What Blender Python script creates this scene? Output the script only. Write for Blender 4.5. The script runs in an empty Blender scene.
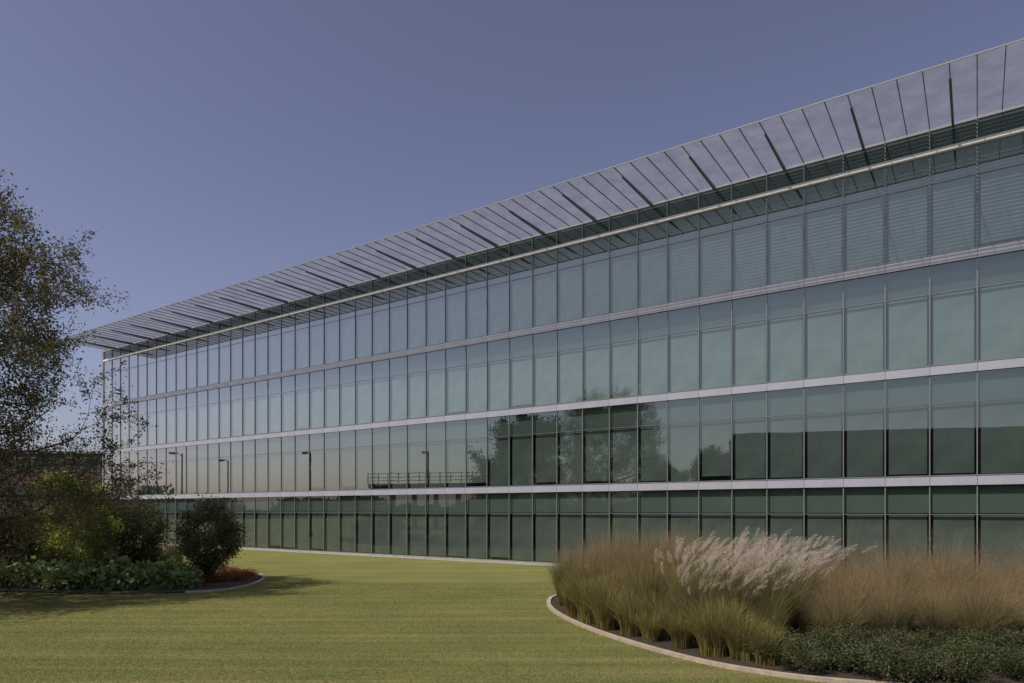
import bpy, math, random
import numpy as np
from mathutils import Vector
random.seed(4)
RS = np.random.RandomState(7)
S = bpy.context.scene
C = S.collection
S.view_settings.view_transform = 'Standard'
S.view_settings.look = 'None'
S.view_settings.exposure = 0
F = 683.0; CH = 2.87; HZ = 510.0; XV = -489.0
TH = math.atan(1001.0/F); ct, st = math.cos(TH), math.sin(TH)
PXM = 27.9
K = 1513.0/PXM
D = K*ct
def gp(px, py):
    Y = F*CH/(py-HZ); return ((px-512)/F*Y, Y)
def at(px, Y): return ((px-512)/F*Y, Y)
def refl(px, Yv):
    x, y = at(px, Yv); k = 2*(ct*x+st*y-D)
    return (x-k*ct, y-k*st)

# ---------------------------------------------------------------- materials
def newmat(name):
    m = bpy.data.materials.new(name); m.use_nodes = True
    m.node_tree.nodes.clear(); return m, m.node_tree.nodes, m.node_tree.links
def ramp(N, pts):
    r = N.new('ShaderNodeValToRGB')
    while len(r.color_ramp.elements) < len(pts): r.color_ramp.elements.new(.5)
    for e, (p, c) in zip(r.color_ramp.elements, pts):
        e.position = p; e.color = (c[0], c[1], c[2], 1)
    return r
def solid(name, c1, c2=None, rough=.7, scale=3, metal=0, bump=0, bscale=30):
    m, N, L = newmat(name)
    o = N.new('ShaderNodeOutputMaterial'); b = N.new('ShaderNodeBsdfPrincipled')
    t = N.new('ShaderNodeTexCoord'); n = N.new('ShaderNodeTexNoise')
    n.inputs['Scale'].default_value = scale; n.inputs['Detail'].default_value = 6
    L.new(t.outputs['Object'], n.inputs['Vector'])
    r = ramp(N, [(.3, c1), (.7, c2 or tuple(x*.8 for x in c1))])
    L.new(n.outputs['Fac'], r.inputs['Fac']); L.new(r.outputs['Color'], b.inputs['Base Color'])
    b.inputs['Roughness'].default_value = rough; b.inputs['Metallic'].default_value = metal
    if bump:
        n2 = N.new('ShaderNodeTexNoise'); n2.inputs['Scale'].default_value = bscale; n2.inputs['Detail'].default_value = 5
        L.new(t.outputs['Object'], n2.inputs['Vector'])
        bp = N.new('ShaderNodeBump'); bp.inputs['Strength'].default_value = bump; bp.inputs['Distance'].default_value = .05
        L.new(n2.outputs['Fac'], bp.inputs['Height']); L.new(bp.outputs['Normal'], b.inputs['Normal'])
    L.new(b.outputs['BSDF'], o.inputs['Surface']); return m
def foliage(name, cols, trans=.3, nscale=1.2, dark=.55):
    m, N, L = newmat(name)
    o = N.new('ShaderNodeOutputMaterial'); g = N.new('ShaderNodeNewGeometry')
    r = ramp(N, [(i/max(1, len(cols)-1), c) for i, c in enumerate(cols)])
    L.new(g.outputs['Random Per Island'], r.inputs['Fac'])
    n = N.new('ShaderNodeTexNoise'); n.inputs['Scale'].default_value = nscale; n.inputs['Detail'].default_value = 3
    L.new(g.outputs['Position'], n.inputs['Vector'])
    r2 = ramp(N, [(.35, (dark,)*3), (.65, (1.2,)*3)]); L.new(n.outputs['Fac'], r2.inputs['Fac'])
    mx = N.new('ShaderNodeMix'); mx.data_type = 'RGBA'; mx.blend_type = 'MULTIPLY'; mx.inputs['Factor'].default_value = 1
    L.new(r.outputs['Color'], mx.inputs['A']); L.new(r2.outputs['Color'], mx.inputs['B'])
    d = N.new('ShaderNodeBsdfDiffuse'); t = N.new('ShaderNodeBsdfTranslucent'); ms = N.new('ShaderNodeMixShader')
    L.new(mx.outputs['Result'], d.inputs['Color']); L.new(mx.outputs['Result'], t.inputs['Color'])
    ms.inputs['Fac'].default_value = trans
    L.new(d.outputs[0], ms.inputs[1]); L.new(t.outputs[0], ms.inputs[2]); L.new(ms.outputs[0], o.inputs['Surface'])
    return m
def glassmat(name, tint, f0, k, rc=(.78, .93, .88), wav=.0008, pw=1.7):
    m, N, L = newmat(name)
    o = N.new('ShaderNodeOutputMaterial'); lw = N.new('ShaderNodeLayerWeight'); lw.inputs['Blend'].default_value = .5
    p = N.new('ShaderNodeMath'); p.operation = 'POWER'; p.inputs[1].default_value = pw
    L.new(lw.outputs['Facing'], p.inputs[0])
    a = N.new('ShaderNodeMath'); a.operation = 'MULTIPLY_ADD'; a.inputs[1].default_value = k; a.inputs[2].default_value = f0
    L.new(p.outputs[0], a.inputs[0])
    t = N.new('ShaderNodeBsdfTransparent'); t.inputs['Color'].default_value = (*tint, 1)
    g = N.new('ShaderNodeBsdfGlossy'); g.inputs['Roughness'].default_value = .01
    mr = N.new('ShaderNodeMapRange'); mr.inputs['From Min'].default_value = .15; mr.inputs['From Max'].default_value = .6
    mc = N.new('ShaderNodeMix'); mc.data_type = 'RGBA'; mc.inputs['A'].default_value = (*rc, 1); mc.inputs['B'].default_value = (1, .98, 1, 1)
    L.new(lw.outputs['Facing'], mr.inputs['Value']); L.new(mr.outputs['Result'], mc.inputs['Factor']); L.new(mc.outputs['Result'], g.inputs['Color'])
    ge = N.new('ShaderNodeNewGeometry'); n = N.new('ShaderNodeTexNoise'); n.inputs['Scale'].default_value = .9; n.inputs['Detail'].default_value = 1
    L.new(ge.outputs['Position'], n.inputs['Vector'])
    bp = N.new('ShaderNodeBump'); bp.inputs['Strength'].default_value = 1; bp.inputs['Distance'].default_value = wav
    L.new(n.outputs['Fac'], bp.inputs['Height']); L.new(bp.outputs['Normal'], g.inputs['Normal'])
    ms = N.new('ShaderNodeMixShader'); L.new(a.outputs[0], ms.inputs['Fac'])
    L.new(t.outputs[0], ms.inputs[1]); L.new(g.outputs[0], ms.inputs[2]); L.new(ms.outputs[0], o.inputs['Surface'])
    return m
M = {}
M['glass'] = glassmat('vision_glass', (.64, .73, .695), .13, 1.05)
M['glass2'] = glassmat('transom_glass', (.60, .69, .655), .135, 1.05)
M['glassg'] = glassmat('ground_floor_glass', (.62, .70, .665), .08, .5)
M['glasst'] = glassmat('parapet_glass', (.50, .58, .55), .05, .35)
M['frame'] = solid('mullion_metal', (.15, .165, .165), (.19, .205, .205), .5, 2, .2)
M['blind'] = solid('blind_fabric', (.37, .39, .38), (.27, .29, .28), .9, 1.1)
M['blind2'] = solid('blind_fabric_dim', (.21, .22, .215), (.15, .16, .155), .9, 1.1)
M['inside'] = solid('interior_plaster', (.30, .315, .305), (.24, .25, .245), .9, .7)
M['backing'] = solid('green_backing_panel', (.19, .21, .20), (.16, .175, .168), .8, .7)
M['backing2'] = solid('dark_green_backing_panel', (.10, .125, .112), (.08, .10, .09), .8, .7)
M['rail'] = solid('rail_dark_metal', (.12, .12, .145), (.15, .15, .175), .5, 2, .2)
M['fascia'] = solid('fascia_metal', (.25, .25, .28), (.21, .21, .24), .6, 2, 0)
M['conc'] = solid('kerb_concrete', (.46, .38, .28), (.32, .27, .20), .9, 5, 0, .4, 40)
M['paving'] = solid('paving_pale', (.36, .34, .29), (.26, .25, .21), .9, 2, 0, .3, 20)
M['mulch'] = solid('bark_mulch', (.085, .06, .038), (.035, .024, .016), 1, 14, 0, 1, 60)
M['bark'] = solid('tree_bark', (.13, .11, .085), (.06, .05, .04), .95, 6, 0, .6, 25)
M['brick'] = solid('brown_brick', (.09, .055, .04), (.06, .04, .03), .9, 3)
M['offglass'] = solid('dark_window', (.03, .035, .04), (.04, .045, .05), .3, 1)
M['rconc'] = solid('rear_concrete', (.10, .105, .10), (.075, .08, .075), .9, .6)
M['band_lifted'] = solid('white_band_shadow_lift', (.66, .67, .70), (.60, .61, .64), .45, 1)  # top band: colour raised above the other bands to counter the canopy's shadow
M['pole'] = solid('lamp_metal', (.05, .05, .055), (.07, .07, .075), .4, 3, .5)
m, N, L = newmat('louvre_brightened_underside'); M['louvre'] = m  # perforated louvre panels; translucency added so sunlight brightens their underside
o = N.new('ShaderNodeOutputMaterial'); n = N.new('ShaderNodeTexNoise'); n.inputs['Scale'].default_value = 1.4; n.inputs['Detail'].default_value = 4
g = N.new('ShaderNodeNewGeometry'); L.new(g.outputs['Position'], n.inputs['Vector'])
r = ramp(N, [(.3, (.25, .265, .33)), (.7, (.36, .375, .45))]); L.new(n.outputs['Fac'], r.inputs['Fac'])
d = N.new('ShaderNodeBsdfDiffuse'); tr = N.new('ShaderNodeBsdfTranslucent'); ms = N.new('ShaderNodeMixShader'); ms.inputs[0].default_value = .5
L.new(r.outputs[0], d.inputs[0]); L.new(r.outputs[0], tr.inputs[0]); L.new(d.outputs[0], ms.inputs[1]); L.new(tr.outputs[0], ms.inputs[2]); L.new(ms.outputs[0], o.inputs[0])
m, N, L = newmat('white_band_panel'); M['band'] = m
o = N.new('ShaderNodeOutputMaterial'); b = N.new('ShaderNodeBsdfPrincipled'); t = N.new('ShaderNodeTexCoord')
sx = N.new('ShaderNodeSeparateXYZ'); L.new(t.outputs['Object'], sx.inputs[0])
dv = N.new('ShaderNodeMath'); dv.operation = 'DIVIDE'; dv.inputs[1].default_value = 1.5; L.new(sx.outputs['X'], dv.inputs[0])
fr = N.new('ShaderNodeMath'); fr.operation = 'FRACT'; L.new(dv.outputs[0], fr.inputs[0])
r = ramp(N, [(0, (.15, .155, .17)), (.012, (.355, .37, .42)), (.5, (.335, .35, .40))]); r.color_ramp.interpolation = 'CONSTANT'
L.new(fr.outputs[0], r.inputs['Fac']); L.new(r.outputs['Color'], b.inputs['Base Color']); b.inputs['Roughness'].default_value = .4
L.new(b.outputs[0], o.inputs['Surface'])
def lawnmat(name, island):
    m, N, L = newmat(name)
    o = N.new('ShaderNodeOutputMaterial'); g = N.new('ShaderNodeNewGeometry')
    mp = N.new('ShaderNodeMapping'); mp.inputs['Scale'].default_value = (.06, 2.4, 1); mp.inputs['Rotation'].default_value = (0, 0, .03)
    L.new(g.outputs['Position'], mp.inputs['Vector'])
    n = N.new('ShaderNodeTexNoise'); n.inputs['Scale'].default_value = 1; n.inputs['Detail'].default_value = 4; n.inputs['Distortion'].default_value = .3
    L.new(mp.outputs[0], n.inputs['Vector'])
    r = ramp(N, [(.25, (.142, .152, .055)), (.5, (.170, .173, .064)), (.75, (.232, .215, .092))]); L.new(n.outputs['Fac'], r.inputs['Fac'])
    n2 = N.new('ShaderNodeTexNoise'); n2.inputs['Scale'].default_value = .35; n2.inputs['Detail'].default_value = 5; L.new(g.outputs['Position'], n2.inputs['Vector'])
    r2 = ramp(N, [(.3, (.83, .89, .86)), (.7, (1.1, 1.05, 1.0))]); L.new(n2.outputs['Fac'], r2.inputs['Fac'])
    n3 = N.new('ShaderNodeTexNoise'); n3.inputs['Scale'].default_value = 28; n3.inputs['Detail'].default_value = 6; L.new(g.outputs['Position'], n3.inputs['Vector'])
    r3 = ramp(N, [(.3, (.90, .90, .90)), (.7, (1.1, 1.1, 1.08))])
    L.new(g.outputs['Random Per Island'] if island else n3.outputs['Fac'], r3.inputs['Fac'])
    a = N.new('ShaderNodeMix'); a.data_type = 'RGBA'; a.blend_type = 'MULTIPLY'; a.inputs['Factor'].default_value = 1
    c = N.new('ShaderNodeMix'); c.data_type = 'RGBA'; c.blend_type = 'MULTIPLY'; c.inputs['Factor'].default_value = 1
    L.new(r.outputs[0], a.inputs['A']); L.new(r2.outputs[0], a.inputs['B']); L.new(a.outputs['Result'], c.inputs['A']); L.new(r3.outputs[0], c.inputs['B'])
    d = N.new('ShaderNodeBsdfDiffuse'); L.new(c.outputs['Result'], d.inputs['Color'])
    if not island:
        bp = N.new('ShaderNodeBump'); bp.inputs['Strength'].default_value = .3; bp.inputs['Distance'].default_value = .012
        L.new(n3.outputs['Fac'], bp.inputs['Height']); L.new(bp.outputs[0], d.inputs['Normal'])
        L.new(d.outputs[0], o.inputs['Surface'])
    else:
        tt = N.new('ShaderNodeBsdfTranslucent'); L.new(c.outputs['Result'], tt.inputs['Color']); q = N.new('ShaderNodeMixShader'); q.inputs[0].default_value = .45
        L.new(d.outputs[0], q.inputs[1]); L.new(tt.outputs[0], q.inputs[2]); L.new(q.outputs[0], o.inputs['Surface'])
    return m
M['lawn'] = lawnmat('lawn_turf', False); M['blade'] = lawnmat('lawn_blades', True)
M['leaf_big'] = foliage('leaf_grey_olive', [(.13, .14, .075), (.19, .18, .10), (.26, .20, .12), (.16, .17, .085)], .45, .6, .5)
M['leaf_mid'] = foliage('leaf_mid_green', [(.04, .05, .026), (.065, .07, .036), (.05, .056, .03)], .3, .6)
M['leaf_dark'] = foliage('leaf_dark_green', [(.085, .10, .05), (.13, .14, .07), (.18, .16, .095)], .35, 1.2)
M['leaf_young'] = foliage('leaf_young_green', [(.36, .42, .09), (.50, .52, .14), (.28, .35, .08)], .45, 1.2)
M['leaf_low'] = foliage('leaf_low_evergreen', [(.055, .075, .035), (.095, .11, .05), (.15, .145, .075)], .25, 2.5, .45)
M['leaf_hosta'] = foliage('leaf_broad', [(.16, .23, .08), (.25, .34, .12), (.34, .38, .16)], .3, 2)
M['flower'] = foliage('flower_red_orange', [(.32, .09, .05), (.42, .18, .08), (.22, .07, .05)], .3, 3)
M['gblade'] = foliage('grass_green_blade', [(.13, .145, .05), (.23, .215, .08), (.17, .17, .06), (.34, .28, .125), (.28, .22, .10)], .35, 1.0, .6)
M['gyellow'] = foliage('grass_yellow_blade', [(.18, .18, .055), (.34, .27, .10), (.15, .155, .05), (.32, .24, .10)], .35, 1.6, .6)
M['grusset'] = foliage('grass_tan_haze', [(.30, .21, .12), (.46, .35, .20), (.25, .17, .10), (.38, .29, .16)], .35, .8, .6)
M['gtan'] = foliage('grass_tan_blade', [(.24, .21, .10), (.35, .28, .14), (.18, .185, .075), (.13, .145, .05)], .35, 1.0, .6)
M['plume'] = foliage('grass_plume_cream', [(.56, .48, .39), (.72, .64, .54), (.46, .37, .29)], .4, 3, .75)

# ---------------------------------------------------------------- helpers
def tag(o, label=None, cat=None, group=None, kind=None):
    if label: o['label'] = label
    if cat: o['category'] = cat
    if group: o['group'] = group
    if kind: o['kind'] = kind
    return o
def empty(name, loc, rz=0):
    o = bpy.data.objects.new(name, None); C.objects.link(o); o.location = loc; o.rotation_euler = (0, 0, rz); return o
def link(name, me, parent=None, loc=None):
    o = bpy.data.objects.new(name, me); C.objects.link(o)
    if parent: o.parent = parent
    if loc is not None: o.location = loc
    return o
def kids(o): return list(o.children)
def copy_tree(o, parent=None):
    c = o.copy(); C.objects.link(c); c.parent = parent
    for ch in kids(o): copy_tree(ch, c)
    return c
def npmesh(name, V, FA, mat):
    V = np.asarray(V, dtype=np.float32); FA = np.asarray(FA, dtype=np.int32)
    me = bpy.data.meshes.new(name); k = FA.shape[1]; n = FA.shape[0]
    me.vertices.add(len(V)); me.vertices.foreach_set('co', V.ravel())
    me.loops.add(n*k); me.loops.foreach_set('vertex_index', FA.ravel())
    me.polygons.add(n); me.polygons.foreach_set('loop_start', np.arange(n, dtype=np.int32)*k)
    me.polygons.foreach_set('loop_total', np.full(n, k, dtype=np.int32))
    me.update(calc_edges=True); me.materials.append(mat); return me
class MB:
    def __init__(s): s.v = []; s.f = []; s.m = []
    def box(s, x0, x1, y0, y1, z0, z1, m=0):
        b = len(s.v)
        s.v += [(x0,y0,z0),(x1,y0,z0),(x1,y1,z0),(x0,y1,z0),(x0,y0,z1),(x1,y0,z1),(x1,y1,z1),(x0,y1,z1)]
        for q in ((0,3,2,1),(4,5,6,7),(0,1,5,4),(1,2,6,5),(2,3,7,6),(3,0,4,7)): s.f.append(tuple(b+i for i in q)); s.m.append(m)
        return s
    def poly(s, pts, m=0):
        b = len(s.v); s.v += list(pts); s.f.append(tuple(range(b, b+len(pts)))); s.m.append(m); return s
    def tube(s, pts, rs, n=8, m=0):
        rings = []
        for i, p in enumerate(pts):
            p = Vector(p); a = Vector(pts[max(0, i-1)]); c = Vector(pts[min(len(pts)-1, i+1)])
            d = (c-a).normalized(); u = d.orthogonal().normalized(); w = d.cross(u); b = len(s.v)
            for k in range(n):
                t = 2*math.pi*k/n; s.v.append(tuple(p+(u*math.cos(t)+w*math.sin(t))*rs[i]))
            rings.append(b)
        for i in range(len(pts)-1):
            for k in range(n):
                s.f.append((rings[i]+k, rings[i]+(k+1) % n, rings[i+1]+(k+1) % n, rings[i+1]+k)); s.m.append(m)
        s.f.append(tuple(rings[0]+k for k in range(n))[::-1]); s.m.append(m)
        s.f.append(tuple(rings[-1]+k for k in range(n))); s.m.append(m)
        return s
    def mesh(s, name, *mats):
        me = bpy.data.meshes.new(name); me.from_pydata(s.v, [], s.f)
        for x in mats: me.materials.append(x)
        me.polygons.foreach_set('material_index', s.m); me.update(); return me
    def build(s, name, mats, parent=None, loc=None):
        if not isinstance(mats, (list, tuple)): mats = [mats]
        return link(name, s.mesh(name, *mats), parent, loc)
def rdir(n, rs=RS):
    v = rs.normal(size=(n, 3)); return v/np.linalg.norm(v, axis=1)[:, None]
def leaves(P, size, rs=RS, asp=.5, up=0):
    n = len(P); a = rdir(n, rs); a[:, 2] *= (1-up); a /= np.linalg.norm(a, axis=1)[:, None]
    b = np.cross(a, rdir(n, rs)); b /= np.linalg.norm(b, axis=1)[:, None]+1e-9
    s = size*rs.uniform(.6, 1.3, (n, 1)); V = np.empty((n, 4, 3))
    V[:, 0] = P-a*s; V[:, 1] = P+b*s*asp; V[:, 2] = P+a*s; V[:, 3] = P-b*s*asp
    return V.reshape(-1, 3), np.arange(n*4).reshape(-1, 4)

# ---------------------------------------------------------------- world, sun, camera
sd = Vector((-.80, -.60, 0)).normalized(); EL = math.radians(52)
sv = Vector((sd.x*math.cos(EL), sd.y*math.cos(EL), math.sin(EL)))
w = bpy.data.worlds.new('World'); S.world = w; w.use_nodes = True
N = w.node_tree.nodes; L = w.node_tree.links; bg = N['Background']
sk = N.new('ShaderNodeTexSky'); sk.sky_type = 'NISHITA'; sk.sun_disc = False
sk.sun_elevation = EL; sk.sun_rotation = math.atan2(sd.x, sd.y) % (2*math.pi); sk.air_density = 1.0; sk.dust_density = 1.6; sk.ozone_density = 3.2
gm = N.new('ShaderNodeGamma'); gm.inputs['Gamma'].default_value = 1.22
hs = N.new('ShaderNodeHueSaturation'); hs.inputs['Saturation'].default_value = .78
mx = N.new('ShaderNodeMix'); mx.data_type = 'RGBA'; mx.blend_type = 'MULTIPLY'; mx.inputs['Factor'].default_value = 1
mx.inputs['B'].default_value = (1.09, .935, .98, 1)
L.new(sk.outputs[0], gm.inputs['Color']); L.new(gm.outputs[0], hs.inputs['Color']); L.new(hs.outputs[0], mx.inputs['A']); L.new(mx.outputs['Result'], bg.inputs['Color'])
bg.inputs['Strength'].default_value = .075
sl = bpy.data.lights.new('sun', 'SUN'); sl.energy = 3.6; sl.angle = math.radians(.5); sl.color = (1, .92, .80)
so = bpy.data.objects.new('sun', sl); C.objects.link(so); so.rotation_euler = sv.to_track_quat('Z', 'Y').to_euler()
cam = bpy.data.cameras.new('camera'); co = bpy.data.objects.new('camera', cam); C.objects.link(co); S.camera = co
cam.lens = 24.01; cam.sensor_width = 36; cam.shift_y = (HZ-341.5)/1024; cam.clip_end = 3000
co.location = (0, 0, CH); co.rotation_euler = (math.pi/2, 0, 0)

# ---------------------------------------------------------------- ground and beds
tag(MB().poly([(-900,-900,0),(900,-900,0),(900,900,0),(-900,900,0)]).build('lawn', M['lawn']), 'broad mown green lawn in front of the glass building', 'lawn', kind='structure')
def smooth(pts, n=8):
    out = []; k = len(pts)
    for i in range(k):
        p0, p1, p2, p3 = [np.array(pts[(i+j-1) % k]) for j in range(4)]
        for t in np.linspace(0, 1, n, endpoint=False):
            out.append(.5*((2*p1)+(-p0+p2)*t+(2*p0-5*p1+4*p2-p3)*t*t+(-p0+3*p1-3*p2+p3)*t**3))
    return [tuple(p) for p in out]
bedR = smooth([gp(550,604), gp(560,615), gp(600,633), gp(680,657), gp(760,673), gp(860,684), (8.5,10.6), (13,10.4), (17,12), (18.5,16), (17,20), (12,23.5), (7,25), (3.4,24.3), (1.6,22.7)])
bedL = smooth([gp(262,580), gp(240,588), gp(195,592.5), gp(100,594), gp(0,592), (-24,24), (-32,26), (-38,33), (-36,41), (-28,42), (-20,38.5), (-14.5,34.5), (-11.4,30.5)])
def bed(pts, nm, lab, xmin=-999):
    b = MB(); b.poly([(x, y, .03) for x, y in pts]); tag(b.build('planting_bed', M['mulch']), lab, 'planting bed', kind='structure')
    k = MB(); n = len(pts); P = np.array(pts); T = np.roll(P, -1, 0)-np.roll(P, 1, 0); T /= np.linalg.norm(T, axis=1)[:, None]
    Nn = np.stack([T[:, 1], -T[:, 0]], 1); c = P.mean(0)
    if np.sum((P[0]-c)*Nn[0]) < 0: Nn = -Nn
    I = P-Nn*.02; O = P+Nn*.10
    for i in range(n):
        j = (i+1) % n
        if P[i][0] < xmin: continue
        a, b_, c_, d = I[i], I[j], O[j], O[i]
        k.poly([(*a,.07),(*b_,.07),(*c_,.07),(*d,.07)]); k.poly([(*a,0),(*b_,0),(*b_,.07),(*a,.07)]); k.poly([(*d,.07),(*c_,.07),(*c_,0),(*d,0)])
    tag(k.build('kerb', M['conc']), nm, 'kerb', kind='structure')
bed(bedR, 'pale concrete kerb curving round the right hand grass bed', 'brown mulch bed under the tall grasses at right')
bed(bedL, 'pale concrete kerb round the tip of the left hand shrub bed', 'brown mulch bed under the shrubs at left', -11.3)
def inpoly(P, poly):
    r = np.zeros(len(P), bool); n = len(poly)
    for i in range(n):
        x1, y1 = poly[i]; x2, y2 = poly[(i+1) % n]
        c = ((y1 > P[:, 1]) != (y2 > P[:, 1])) & (P[:, 0] < (x2-x1)*(P[:, 1]-y1)/(y2-y1+1e-12)+x1)
        r ^= c
    return r
n = 380000
Y = 10.2+ (RS.uniform(0, 1, n)**1.3)*17; X = RS.uniform(-.85, .85, n)*Y
P = np.stack([X, Y], 1); ok = ~inpoly(P, bedR) & ~inpoly(P, bedL); P = P[ok]; n = len(P)
h = RS.uniform(.004, .015, n); a = RS.uniform(0, 6.28, n); wd = .005+.0003*P[:, 1]; lean = RS.normal(0, .018, (n, 2))
V = np.zeros((n, 3, 3)); V[:, 0, 0] = P[:, 0]-np.cos(a)*wd; V[:, 0, 1] = P[:, 1]-np.sin(a)*wd
V[:, 1, 0] = P[:, 0]+np.cos(a)*wd; V[:, 1, 1] = P[:, 1]+np.sin(a)*wd
V[:, 2, :2] = P+lean; V[:, 2, 2] = h
tag(link('grass_blades', npmesh('grass_blades', V.reshape(-1, 3), np.arange(n*3).reshape(-1, 3), M['blade'])), 'short mown grass blades covering the near lawn', 'grass', kind='stuff')

# ---------------------------------------------------------------- the glass building
u_left = (K*F/593.0 - D*st)/ct
P0 = (D*ct-u_left*st, D*st+u_left*ct)
RZ = math.atan2(-ct, st)
NB = 47; B = 1.5; LX = NB*B; NEAR = 25
bld = empty('office_building', (P0[0], P0[1], 0), RZ)
tag(bld, 'long four storey glass curtain wall building with white floor bands and louvred canopy', 'building')
FW = .02
def wframe(b, x, z, H, m=0):
    b.box(x-FW, x+FW, -.04, .06, z, z+H, m)
    b.box(x+FW, x+B-FW, -.018, .05, z+H-1.112, z+H-1.088, m)
    b.box(x+FW, x+B-FW, -.018, .05, z, z+.04, m)
def wpanes(b, x, z, H, m=0, m2=0, which=3):
    if which & 1: b.poly([(x+FW,0,z+.04),(x+B-FW,0,z+.04),(x+B-FW,0,z+H-1.112),(x+FW,0,z+H-1.112)], m)
    if which & 2: b.poly([(x+FW,0,z+H-1.088),(x+B-FW,0,z+H-1.088),(x+B-FW,0,z+H-.003),(x+FW,0,z+H-.003)], m2)
def wblind(b, x, z, H, drop, m=0):
    zt = z+H-1.12; zb = zt-(H-1.22)*drop
    b.poly([(x+.11,.13,zb),(x+B-.09,.13,zb),(x+B-.09,.13,zt),(x+.11,.13,zt)], m)
    b.box(x+.11, x+B-.09, .115, .145, zb-.03, zb, m)
storeys = [(.1, 3.7), (4.15, 3.85), (8.35, 3.85), (12.55, 3.85)]
meshes = {}
DR = (1, 1, .985, .96, .93)
for H in (3.7, 3.85):
    b = MB(); wframe(b, 0, 0, H); meshes['f', H] = b.mesh('window', M['frame'])
    b = MB(); wpanes(b, 0, 0, H, which=1); meshes['p', H] = b.mesh('pane', M['glass'] if H > 3.8 else M['glassg'])
    b = MB(); wpanes(b, 0, 0, H, which=2); meshes['t', H] = b.mesh('transom_pane', M['glass2'] if H > 3.8 else M['glassg'])
    for k, dr in enumerate(DR):
        b = MB(); wblind(b, 0, 0, H, dr); meshes['b', H, k] = b.mesh('blind', M['blind'])
        b = MB(); wblind(b, 0, 0, H, dr); meshes['d', H, k] = b.mesh('blind', M['blind2'])
far = MB()
for i in range(NB):
    for s, (z, H) in enumerate(storeys):
        r = random.random()
        k = 0 if s > 1 else (0 if r < .5 else 2 if r < .75 else 3 if r < .9 else 4)
        if s > 1 and r < .05: k = 3
        if i < NB-NEAR:
            wframe(far, i*B, z, H, 0); wpanes(far, i*B, z, H, 1 if s else 5, 2 if s else 5)
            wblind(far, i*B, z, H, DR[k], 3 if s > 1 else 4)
        else:
            wo = link('window', meshes['f', H], bld, (i*B, 0, z))
            link('pane', meshes['p', H], wo); link('transom_pane', meshes['t', H], wo)
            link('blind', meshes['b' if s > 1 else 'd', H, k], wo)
o = far.build('window', [M['frame'], M['glass'], M['glass2'], M['blind'], M['blind2'], M['glassg']], bld); o['kind'] = 'stuff'
for z0, z1 in ((3.8, 4.13), (8.0, 8.32), (12.2, 12.52), (16.40, 16.58)):
    MB().box(0, LX, -.09, .10, z0+.002, z1-.002).build('floor_band', M['band'] if z0 < 16 else M['band_lifted'], bld)
b = MB().poly([(0,0,16.58),(LX,0,16.58),(LX,0,17.35),(0,0,17.35)])
b.build('parapet_glazing', M['glasst'], bld)
MB().box(.02, LX-.02, .09, .12, 16.62, 17.34).build('parapet_backing', M['backing2'], bld)
pm = MB().box(-FW, FW, -.04, .05, 16.582, 17.35).mesh('parapet_mullion', M['frame'])
for i in range(NB+1): link('parapet_mullion', pm, bld, (i*B, 0, 0))
MB().box(0, LX, -.12, .3, 0, .1).build('base_plinth', M['paving'], bld)
for z in (3.83, 8.03, 12.23, 16.43): MB().box(.02, LX-.02, .21, 14, z, z+.28).build('floor_slab', M['inside'], bld)
for z, H in storeys: MB().box(.02, LX-.02, .16, .19, z+H-1.05, z+H-.01).build('transom_backing', M['backing'], bld)
MB().box(.02, LX-.02, 3, 3.2, 0, 17.2).build('interior_wall', M['inside'], bld)
cm = MB().box(.5, 1.0, 1.6, 2.1, 0, 16.4).mesh('interior_column', M['inside'])
for i in range(4, NB, 6): link('interior_column', cm, bld, (i*B, 0, 0))
MB().box(-.25, -.03, -.05, 14.2, 0, 17.35).build('end_wall', M['fascia'], bld)
MB().box(LX+.03, LX+.25, -.05, 14.2, 0, 17.35).build('end_wall', M['fascia'], bld)
MB().box(-.03, LX+.03, 14, 14.2, 0, 17.35).build('rear_wall', M['fascia'], bld)
MB().box(-.25, LX+.25, .05, 14.2, 17.36, 17.5).build('roof', M['fascia'], bld)
# canopy
OV = 4.2; PW = .75; CX0 = .75; NP = int((LX-CX0)/PW)
ZC = 17.42
b = MB()
nbl = 38; pitch = (OV-.06)/nbl
for k in range(nbl):
    y = -.03-pitch*(k+.5); hw = pitch*.36
    b.poly([(.012,y-hw,ZC),(PW-.012,y-hw,ZC),(PW-.012,y+hw,ZC),(.012,y+hw,ZC)])
blade_me = b.mesh('louvre_blades', M['louvre'])
b = MB(); b.box(-.012, .012, -OV, -.02, ZC-.03, ZC+.02); rail_me = b.mesh('louvre_panel', M['rail'])
for i in range(NP):
    p = link('louvre_panel', rail_me, bld, (CX0+i*PW, 0, 0)); link('louvre_blades', blade_me, p)
b = MB()
zz = ZC-.033
b.v += [(-.04,-3.3,zz-.05),(.04,-3.3,zz-.05),(.04,-.02,zz-.15),(-.04,-.02,zz-.15),(-.04,-3.3,zz),(.04,-3.3,zz),(.04,-.02,zz),(-.04,-.02,zz)]
for q in ((0,3,2,1),(4,5,6,7),(0,1,5,4),(1,2,6,5),(2,3,7,6),(3,0,4,7)): b.f.append(q); b.m.append(0)
or_me = b.mesh('outrigger_beam', M['rail'])
for i in range(2, NP, 4): link('outrigger_beam', or_me, bld, (CX0+i*PW, 0, 0))
MB().box(CX0-.03, LX, -OV-.03, -OV-.002, ZC-.02, ZC+.03).build('canopy_fascia', M['fascia'], bld)
def bl(x, y, z=0):
    return (P0[0]+x*math.cos(RZ)-y*math.sin(RZ), P0[1]+x*math.sin(RZ)+y*math.cos(RZ), z)
tag(MB().poly([bl(-1,-.75,.012), bl(LX,-.75,.012), bl(LX,-.13,.012), bl(-1,-.13,.012)]).build('path', M['paving']), 'narrow pale paving strip along the foot of the glass wall', 'paving', kind='structure')

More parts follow.
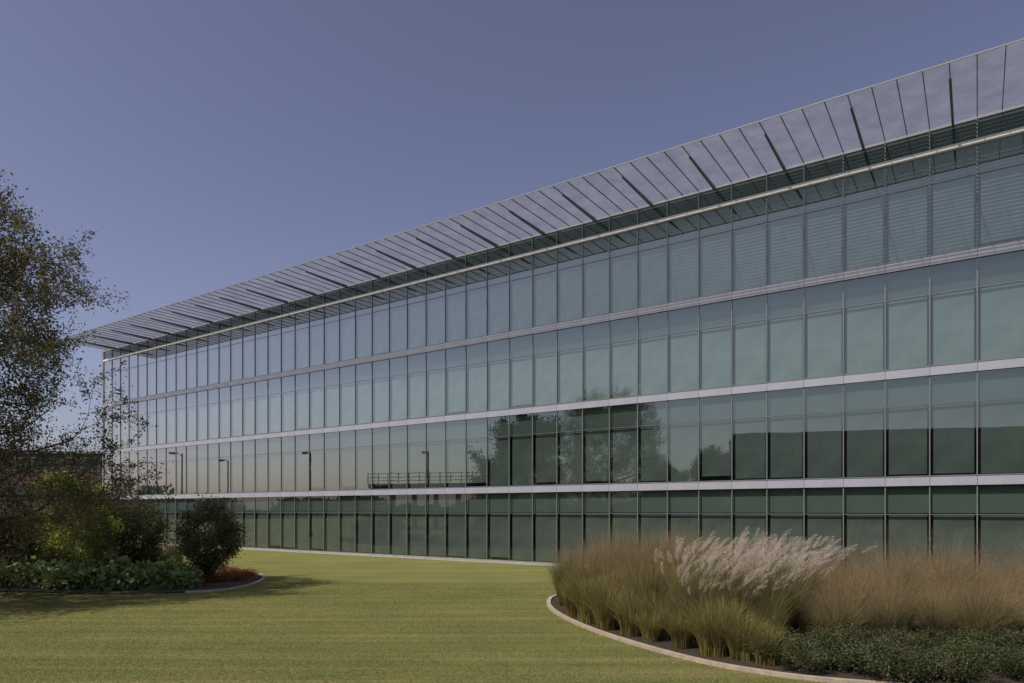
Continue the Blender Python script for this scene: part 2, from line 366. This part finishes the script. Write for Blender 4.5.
# ---------------------------------------------------------------- trees
def tree_parts(seed, H, R, th, nl, nleaf, lsize, leafmat, tr=.22, spread=.35, levels=3, p0=.22, p1=.70):
    rs = np.random.RandomState(seed); segs = []; pts = []
    def nrm(v): return v/(np.linalg.norm(v)+1e-9)
    def grow(p, d, Ln, r, lev):
        n = 4
        for i in range(n):
            d = nrm(d+rs.normal(0, .16, 3)+np.array([0, 0, .06])); q = p+d*Ln/n
            r2 = r*.80; segs.append((p, q, r, r2)); p = q; r = r2
            if lev >= 2: pts.append((p, Ln))
            if lev < levels and i >= 1:
                for _ in range(2):
                    e = nrm(d*.55+rdir(1, rs)[0]*.85); grow(p, e, Ln*.52, r*.55, lev+1)
    p = np.zeros(3); d = np.array([0, 0, 1.]); r = tr; nz = 10; nodes = []
    for i in range(nz):
        d = nrm(d+rs.normal(0, .05, 3)); d[2] = abs(d[2]); q = p+d*H*.86/nz; segs.append((p, q, r, r*.86)); nodes.append((q, r*.86)); p = q; r *= .86
    for k in range(nl):
        t = (k+.5)/nl; z = th/H+(.86-th/H)*t; q, rr = nodes[min(nz-1, int(z/.86*nz))]
        az = k*2.4+rs.uniform(-.4, .4); prof = math.sin(math.pi*(p0+p1*t))**.7
        e = np.array([math.cos(az), math.sin(az), .12+.75*t]); grow(q, nrm(e), R*prof*.80, rr*.5, 1)
    b = MB()
    for p, q, r1, r2 in segs:
        ns = 6 if r1 > .03 else 3
        dd = nrm(q-p); u = nrm(np.cross(dd, [.3, .5, .8])); w_ = np.cross(dd, u); base = len(b.v)
        for c, rr in ((p, r1), (q, r2)):
            for k in range(ns):
                a_ = 6.2832*k/ns; b.v.append(tuple(c+(u*math.cos(a_)+w_*math.sin(a_))*max(rr, .007)))
        for k in range(ns): b.f.append((base+k, base+(k+1) % ns, base+ns+(k+1) % ns, base+ns+k)); b.m.append(0)
    tm = b.mesh('trunk', M['bark'])
    PP = np.array([x[0] for x in pts]); idx = rs.randint(0, len(PP), nleaf)
    Q = PP[idx]+rs.normal(0, spread, (nleaf, 3))*rs.uniform(.2, 1, (nleaf, 1))
    V, FA = leaves(Q, lsize, rs, .5)
    return tm, npmesh('crown', V, FA, leafmat)
def plant_tree(name, parts, loc, rz, sc, label, cat, group=None):
    e = empty(name, (loc[0], loc[1], 0), rz); e.scale = (sc,)*3 if not isinstance(sc, tuple) else sc
    tag(e, label, cat, group); link('trunk', parts[0], e); link('crown', parts[1], e); return e
T1 = tree_parts(3, 12.0, 5.6, 1.6, 52, 170000, .050, M['leaf_big'], .24, .22, 3, .40, .50)
T2 = tree_parts(11, 10, 4.5, .8, 30, 75000, .10, M['leaf_mid'], .2, .34, 3, .3, .58)
T3 = tree_parts(21, 4.0, 1.8, .8, 14, 16000, .06, M['leaf_young'], .05, .2)
plant_tree('large_tree', T1, (-18.5, 20.8), .5, 1.0, 'large olive brown leaved tree at the left edge with spreading fine branches', 'tree')
plant_tree('young_tree', T3, at(76, 28), 0, .95, 'slender young tree with bright yellow green leaves in the left bed', 'tree')
x, y = refl(520, 68)
plant_tree('round_crowned_tree', T2, (x, y), 2.0, (1.05, 1.05, 1.12), 'round crowned tree mirrored in the middle of the second storey glass', 'tree')
for k, (px, yv, sc) in enumerate([(668, 106, .9), (715, 104, 1.1), (790, 108, 1.1), (905, 102, 1.15), (1010, 96, 1.2)]):
    x, y = refl(px, yv)
    plant_tree('parkland_tree', T2, (x, y), k*1.3, sc, 'mid green parkland tree reflected in the glass wall', 'tree', 'parkland trees mirrored in the glass')
def shrub_parts(seed, rx, rz, ncl, nleaf, ls, mat, spread=.22, base=.15, up=.3):
    rs = np.random.RandomState(seed); d = rdir(ncl, rs); rr = rs.uniform(.35, 1, (ncl, 1))**.6
    Cc = d*rr*np.array([rx, rx, rz*.5]); Cc[:, 2] += rz*.5+base
    f = np.clip(.55+.7*(Cc[:, 2]/rz), .5, 1.0); Cc[:, 0] *= f; Cc[:, 1] *= f
    idx = rs.randint(0, ncl, nleaf); Q = Cc[idx]+rs.normal(0, spread, (nleaf, 3)); Q[:, 2] = np.abs(Q[:, 2])+.02
    V, FA = leaves(Q, ls, rs, .5, up)
    b = MB()
    for k in range(14):
        c = Cc[rs.randint(0, ncl)]; b.tube([(rs.normal(0, .08), rs.normal(0, .08), 0), tuple(c*np.array([.4, .4, .5])), tuple(c)], [.03, .018, .006], 4)
    return b.mesh('stems', M['bark']), npmesh('leaves', V, FA, mat)
def plant_shrub(name, parts, loc, rz, sc, label, cat='shrub', group=None, nm='leaves'):
    e = empty(name, (loc[0], loc[1], .03), rz); e.scale = (sc,)*3 if not isinstance(sc, tuple) else sc
    tag(e, label, cat, group); link('stems', parts[0], e); link(nm, parts[1], e); return e
SH = shrub_parts(5, 1.35, 3.1, 150, 20000, .045, M['leaf_dark'], .16)
SH2 = shrub_parts(6, 1.4, 3.1, 130, 19000, .045, M['leaf_dark'], .17)
plant_shrub('round_shrub', SH, at(209, 27.4), 0, 1.0, 'dark egg shaped shrub at the tip of the left bed')
plant_shrub('round_shrub', SH2, at(134, 30.0), 1, 1.05, 'dark upright shrub just left of the egg shaped shrub')
for k, (px, Yq, sc, lab) in enumerate([(22, 33, (.9, .9, .75), 'dark shrub behind the broad leaved plants near the left edge'), (-12, 30, (1.2, 1.2, .8), 'dark shrub cut by the left edge of the view'), (100, 39, (1, 1, .7), 'dark shrub in shade behind the young yellow green tree'), (52, 40, (1.2, 1.2, .65), 'low dark shrub farthest back beneath the large left tree')]):
    plant_shrub('bed_shrub', SH2 if k % 2 else SH, at(px, Yq), k*2., sc, lab)
HO = shrub_parts(8, .75, .5, 40, 900, .13, M['leaf_hosta'], .15, 0, 0)
HO2 = shrub_parts(9, .7, .45, 40, 1800, .07, M['leaf_low'], .15, 0, 0)
FL = shrub_parts(10, .55, .28, 40, 1400, .04, M['flower'], .12, 0, 0)
rr = random.Random(3)
for row, (y0, n_) in enumerate([(589, 11), (581, 9), (574, 8), (567, 7)]):
    for k in range(n_):
        px = -8+k*195/n_+rr.uniform(-6, 6); x, y = gp(px, y0+rr.uniform(-2, 1))
        y += .3
        q = (k+row*2) % 3
        if q == 0 and row < 3:
            plant_shrub('leafy_perennial', HO2, (x, y), rr.uniform(0, 6), rr.uniform(.8, 1.2), 'low fine leaved dark green mound in the left bed', 'plant', 'fine leaved mounds in the left bed')
        else:
            plant_shrub('broad_leaf_perennial', HO, (x, y), rr.uniform(0, 6), rr.uniform(.8, 1.25), 'low broad leaved green plant in the left bed', 'plant', 'broad leaved plants in the left bed')
for px, py in [(205, 583), (222, 582), (238, 581), (248, 577), (230, 575), (196, 578), (185, 573)]:
    x, y = gp(px, py)
    plant_shrub('bedding_flower', FL, (x, y), rr.uniform(0, 6), rr.uniform(.6, .9), 'low red bedding flowers round the foot of the egg shaped shrub', 'flowers', 'red flowers round the egg shaped shrub', 'petals')
for px, py in [(5, 558), (25, 557), (45, 559), (110, 566), (125, 568)]:
    x, y = gp(px, py)
    plant_shrub('bedding_flower', FL, (x, y), rr.uniform(0, 6), rr.uniform(.9, 1.3), 'orange red flowers at the back of the left bed', 'flowers', 'orange red flowers deep in the left bed', 'petals')
LOW = [shrub_parts(30+k, .62, .46, 70, 5200, .024, M['leaf_low'], .075, .03, .1) for k in range(2)]
k = 0
for y, xs in ((11.4, (6.4, 7.5, 8.6, 9.7)), (12.1, (5.2, 6.1, 7.0, 8.0, 9.0, 10)), (12.9, (4.75, 5.6, 6.5, 7.5, 8.5, 9.5, 10.5)), (13.5, (6.5, 7.5, 8.5, 9.6, 10.8))):
    for x in xs:
        plant_shrub('low_evergreen', LOW[k % 2], (x+rr.uniform(-.12, .12), y+rr.uniform(-.1, .1)), rr.uniform(0, 6), rr.uniform(.75, 1.1), 'low clipped evergreen shrub at the front of the right bed', 'shrub', 'low evergreens along the front of the right bed'); k += 1

# ---------------------------------------------------------------- ornamental grasses
def ribbon(rs, n, R0, H, lean, wd, curve, hvar=.25, wind=(0, 0), droop=.22):
    a = rs.uniform(0, 6.2832, n); r = R0*np.sqrt(rs.uniform(0, 1, n)); base = np.stack([r*np.cos(a), r*np.sin(a), np.zeros(n)], 1)
    a2 = a+rs.normal(0, .7, n); h = H*rs.uniform(1-hvar, 1, n); ln = lean*rs.uniform(.1, 1, n)*(.4+.6*r/R0)
    out = np.stack([np.cos(a2), np.sin(a2)], 1)*ln[:, None]+np.array(wind)
    ns = 6; c = np.empty((n, ns+1, 3))
    for i in range(ns+1):
        t = i/ns; c[:, i, :2] = base[:, :2]+out*(t**curve)*h[:, None]; c[:, i, 2] = h*(t-droop*ln*t**3)
    th = rs.uniform(0, 6.2832, n); wv = np.stack([np.cos(th), np.sin(th), 0*th], 1)
    V = np.empty((n, ns+1, 2, 3))
    for i in range(ns+1):
        ww = wd*(1-.85*(i/ns)**2); V[:, i, 0] = c[:, i]-wv*ww; V[:, i, 1] = c[:, i]+wv*ww
    idx = np.arange(n*(ns+1)*2).reshape(n, ns+1, 2)
    FA = np.stack([idx[:, :-1, 0], idx[:, :-1, 1], idx[:, 1:, 1], idx[:, 1:, 0]], -1).reshape(-1, 4)
    return V.reshape(-1, 3), FA, c
def haze_parts(seed, H, mat, bm, lean=.35, hb=.84, hd=.06):
    rs = np.random.RandomState(seed); V, FA, c = ribbon(rs, 470, .30, H*hb, lean*1.7, .006, 2.0, .5, (0, 0), .5)
    low = npmesh('blades', V, FA, bm)
    V, FA, c = ribbon(rs, 240, .27, H, lean*1.7, .0025, 1.9, .5, (0, 0), .45)
    k = 48; j = rs.randint(0, 240, 240*k); t = rs.uniform(3.0, 6, len(j)); i0 = np.minimum(t.astype(int), 5); f = (t-i0)[:, None]
    Q = c[j, i0]*(1-f)+c[j, i0+1]*f+rs.normal(0, hd, (len(j), 3))
    V2, F2 = leaves(Q, .009, rs, .4, 0)
    V = np.concatenate([V, V2]); FA = np.concatenate([FA, F2+(len(V)-len(V2))])
    return low, npmesh('seed_heads', V, FA, mat)
def plume_parts(seed, H):
    rs = np.random.RandomState(seed); V, FA, c = ribbon(rs, 640, .32, H*.92, .62, .007, 2.0, .45, (0, 0), .5)
    low = npmesh('blades', V, FA, M['gblade'])
    n = 30; V, FA, c = ribbon(rs, n, .34, H, .50, .004, 1.8, .36, (.07, 0))
    k = 360; j = np.repeat(np.arange(n), k); t = rs.uniform(0, 1, n*k)
    d = c[:, 6]-c[:, 5]; d /= np.linalg.norm(d, axis=1)[:, None]; d = d*1.0+np.array([.32, -.05, .2])+rs.normal(0, .18, (n, 3)); d /= np.linalg.norm(d, axis=1)[:, None]
    rad = .030*np.sin(np.pi*np.clip(t*.88+.1, 0, 1))**.8
    Q = c[j, 6]+d[j]*(t[:, None]*.38)+np.array([.10, 0, -.05])*(t[:, None]**2)+rs.normal(0, 1, (n*k, 3))*rad[:, None]
    V2, F2 = leaves(Q, .010, rs, .35)
    V = np.concatenate([V, V2]); FA = np.concatenate([FA, F2+(len(V)-len(V2))])
    return low, npmesh('plumes', V, FA, M['plume'])
def plain_parts(seed, H, mat, lean=.6, n=700):
    rs = np.random.RandomState(seed); V, FA, c = ribbon(rs, n, .25, H, lean, .006, 2.0, .5, (0, 0), .5); return npmesh('blades', V, FA, mat)
def clump(name, parts, x, y, sc, label, group, nm2):
    e = empty(name, (x, y, .03), rr.uniform(-.6, .6) if nm2 == 'plumes' else rr.uniform(0, 6)); e.scale = (sc, sc, sc*rr.uniform(.93, 1.05)); tag(e, label, 'ornamental grass', group)
    link('blades', parts[0], e); link(nm2, parts[1], e)
HZR = [haze_parts(50+k, 2.9, M['grusset'], M['gblade']) for k in range(3)]
HZT = [haze_parts(60+k, 2.7, M['grusset'], M['gtan'], .56, .74, .09) for k in range(3)]
PL = [plume_parts(70+k, 2.3) for k in range(4)]
k = 0
for y, x0, x1, n_ in ((22.2, 2.1, 7, 6), (21.3, 1.85, 6.5, 6), (20.2, 1.75, 6.0, 6), (19.1, 1.8, 5.2, 6), (18.0, 2.1, 4.8, 4), (17.0, 2.4, 3.9, 3), (16.0, 2.8, 3.7, 2), (15.1, 3.1, 3.9, 2)):
    for i in range(n_):
        x = x0+(x1-x0)*i/(n_-1)
        clump('switch_grass', HZR[k % 3], x+rr.uniform(-.1, .35), y+rr.uniform(-.3, .3), rr.uniform(.66, 1.06)*(.82 if i == 0 else 1)*(.8 if y < 18.5 else 1)*(.78 if y < 16.5 else 1), 'tall green stemmed grass with russet haze left of the silver plumes', 'russet topped grasses at the left of the bed', 'seed_heads'); k += 1
for y, x0, x1, n_ in ((17.2, 4.6, 7.2, 4), (16.3, 4.3, 6.8, 5), (15.4, 4.1, 6.0, 4), (14.6, 4.4, 5.5, 3)):
    for i in range(n_):
        x = x0+(x1-x0)*i/(n_-1)
        clump('plume_grass', PL[k % 4], x+rr.uniform(-.2, .2), y+rr.uniform(-.3, .3), rr.uniform(.80, 1.02)*(.88 if y < 15 else 1), 'tall grass with silver pink plumes in the middle of the right bed', 'silver plumed grasses', 'plumes'); k += 1
for y, x0, x1, n_ in ((19.0, 8.4, 15, 8), (17.6, 8.0, 14, 7), (16.3, 7.7, 13, 7), (15.2, 6.9, 12, 7), (14.3, 6.3, 11.4, 7)):
    for i in range(n_):
        x = x0+(x1-x0)*i/(n_-1)
        clump('haze_grass', HZT[k % 3], x+rr.uniform(-.35, .35), y+rr.uniform(-.3, .3), rr.uniform(.62, 1.06)*(.80 if y < 15.5 else 1), 'tan stemmed russet grass right of the silver plumes', 'russet grasses at the right of the bed', 'seed_heads'); k += 1
PY = [plain_parts(80, 1.35, M['gyellow'], .75), plain_parts(81, 1.2, M['gyellow'], .7)]
PG = [plain_parts(82, 1.9, M['gblade'], .5), plain_parts(83, 1.75, M['gblade'], .55)]
for i, (x, y) in enumerate([(2.25, 16.3), (2.7, 15.5), (3.0, 14.8), (3.5, 14.1), (3.95, 13.4), (4.4, 13.0), (1.95, 17.2), (3.3, 15.4), (3.8, 14.6), (4.4, 14.0), (1.7, 18.2), (4.7, 12.6)]):
    o = link('yellow_grass', PY[i % 2], None, (x, y, .03)); o.rotation_euler[2] = i*1.1; s_ = rr.uniform(.6, 1.1); o.scale = (s_,)*3
    tag(o, 'short yellow green grass tuft along the kerb below the plumes', 'ornamental grass', 'yellow green tufts beside the kerb')
for i, (x, y) in enumerate([(3.2, 17.0), (3.9, 15.9), (2.5, 18.0), (4.2, 15.2), (1.75, 19.3), (1.6, 20.4), (2.6, 17.2), (5.0, 14.6), (3.4, 16.2), (2.9, 17.5), (5.4, 14.2)]):
    o = link('green_grass', PG[i % 2], None, (x, y, .03)); o.rotation_euler[2] = i*1.7; s_ = rr.uniform(.7, 1.1); o.scale = (s_,)*3
    tag(o, 'upright green grass clump in front of the russet haze', 'ornamental grass', 'upright green clumps behind the kerb')
TG = plain_parts(84, 1.1, M['gtan'], .7)
for i, (px, Yq) in enumerate([(50, 28.5), (62, 29.5), (90, 29), (150, 34), (175, 35)]):
    x, y = at(px, Yq); o = link('tan_grass', TG, None, (x, y, .03)); o.scale = (1.4,)*3; o.rotation_euler[2] = i
    tag(o, 'arching tan grass tuft among the shrubs of the left bed', 'ornamental grass', 'tan tufts in the left bed')

# ---------------------------------------------------------------- things behind the lawn and mirrored in the glass
def block(name, p, rz, wx, dp, h, mat, label, nfl, nwin):
    e = empty(name, (p[0], p[1], 0), rz); tag(e, label, 'building')
    MB().box(-wx/2, wx/2, 0, dp, 0, h).build('wall', mat, e)
    MB().box(-wx/2-.2, wx/2+.2, -.2, dp+.2, h, h+.35).build('roof', M['fascia'], e)
    fh = h/nfl; bw = wx/nwin
    b = MB(); b.box(-bw*.38, bw*.38, -.06, .0, 0, fh*.55); wm = b.mesh('window', M['frame'])
    b = MB(); b.box(-bw*.35, bw*.35, -.075, -.062, fh*.03, fh*.52); pm = b.mesh('pane', M['offglass'])
    for f in range(nfl):
        for i in range(nwin):
            wo = link('window', wm, e, (-wx/2+bw*(i+.5), -.002, f*fh+fh*.3)); link('pane', pm, wo)
x, y = at(4, 95)
block('brick_building', (x, y), .1, 26, 12, 10.8, M['brick'], 'brown brick building glimpsed behind the trees at far left', 3, 8)
V1 = np.array(refl(735, 125)); V2 = np.array(refl(1080, 112)); mid = (V1+V2)/2; dvec = V2-V1
rzb = math.atan2(dvec[1], dvec[0])
ln = float(np.linalg.norm(dvec))
fn = np.array([math.sin(rzb), -math.cos(rzb)])
if fn @ np.array([ct, st]) < 0: rzb += math.pi
block('neighbouring_building', tuple(mid), rzb, ln, 16, 16.5, M['rconc'], 'grey green office block mirrored in the right part of the glass wall', 4, 14)
A = np.array(refl(368, 105)); Bp = np.array(refl(505, 100)); dvec = Bp-A; ln = float(np.linalg.norm(dvec)); mid = (A+Bp)/2
rz = math.atan2(dvec[1], dvec[0]); fn = np.array([math.sin(rz), -math.cos(rz)])
if fn @ np.array([ct, st]) < 0: rz += math.pi
e = empty('parking_deck', (*mid, 0), rz); tag(e, 'open parking deck with dark railings mirrored in the glass wall', 'parking deck')
MB().box(-ln/2, ln/2, 0, 14, 6.2, 6.9).build('upper_deck', M['rconc'], e)
MB().box(-ln/2, ln/2, 0, 14, 2.8, 3.3).build('lower_deck', M['rconc'], e)
for i in range(7):
    xx = -ln/2+.4+(ln-.8)*i/6; b = MB(); b.box(xx-.3, xx+.3, .3, .9, 0, 2.8); b.box(xx-.3, xx+.3, .3, .9, 3.3, 6.2); b.build('column', M['rconc'], e)
b = MB()
for z in (7.3, 7.8, 8.4): b.box(-ln/2, ln/2, -.05, .0, z, z+.09)
for i in range(14): xx = -ln/2+ln*i/13; b.box(xx-.06, xx+.06, .0, .06, 6.9, 8.49)
b.build('railing', M['pole'], e)
lamp = None
for i, (px, yv) in enumerate([(182, 74), (228, 84), (310, 73), (428, 72)]):
    x, y = refl(px, yv)
    if lamp is None:
        lamp = empty('street_lamp', (x, y, 0)); 
        MB().tube([(0,0,0),(0,0,4.5),(0,0,9)], [.15,.11,.08], 10).build('pole', M['pole'], lamp)
        MB().box(-.25,.25,-.25,.25,0,.5).build('base', M['rconc'], lamp)
        MB().tube([(0,0,8.7),(-.4,0,9.0),(-.8,0,9.05)], [.06,.05,.05], 6).build('arm', M['pole'], lamp)
        b = MB(); b.box(-1.5, -.75, -.18, .18, 8.97, 9.15); b.box(-1.4, -.85, -.12, .12, 8.9, 8.97); b.build('lamp_head', M['pole'], lamp)
        o = lamp
    else: o = copy_tree(lamp)
    o.location = (x, y, 0); o.rotation_euler[2] = RZ+.3*i-.4
    tag(o, 'dark single armed street lamp mirrored in the left half of the glass wall', 'street lamp', 'street lamps mirrored in the glass')
rs = np.random.RandomState(90); n = 60000
ang = rs.uniform(math.radians(100), math.radians(300), n); rad = 230+rs.normal(0, 7, n)
hh = 5.5+2.5*np.sin(ang*23)+1.8*np.sin(ang*61+1)+1.2*np.sin(ang*131)
Q = np.stack([rad*np.cos(ang), rad*np.sin(ang), hh*rs.uniform(0, 1, n)**.7], 1)
V, FA = leaves(Q, .9, rs, .7)
tag(link('far_treeline', npmesh('far_treeline', V, FA, M['leaf_mid'])), 'distant dark line of trees along the horizon', 'trees', kind='stuff')
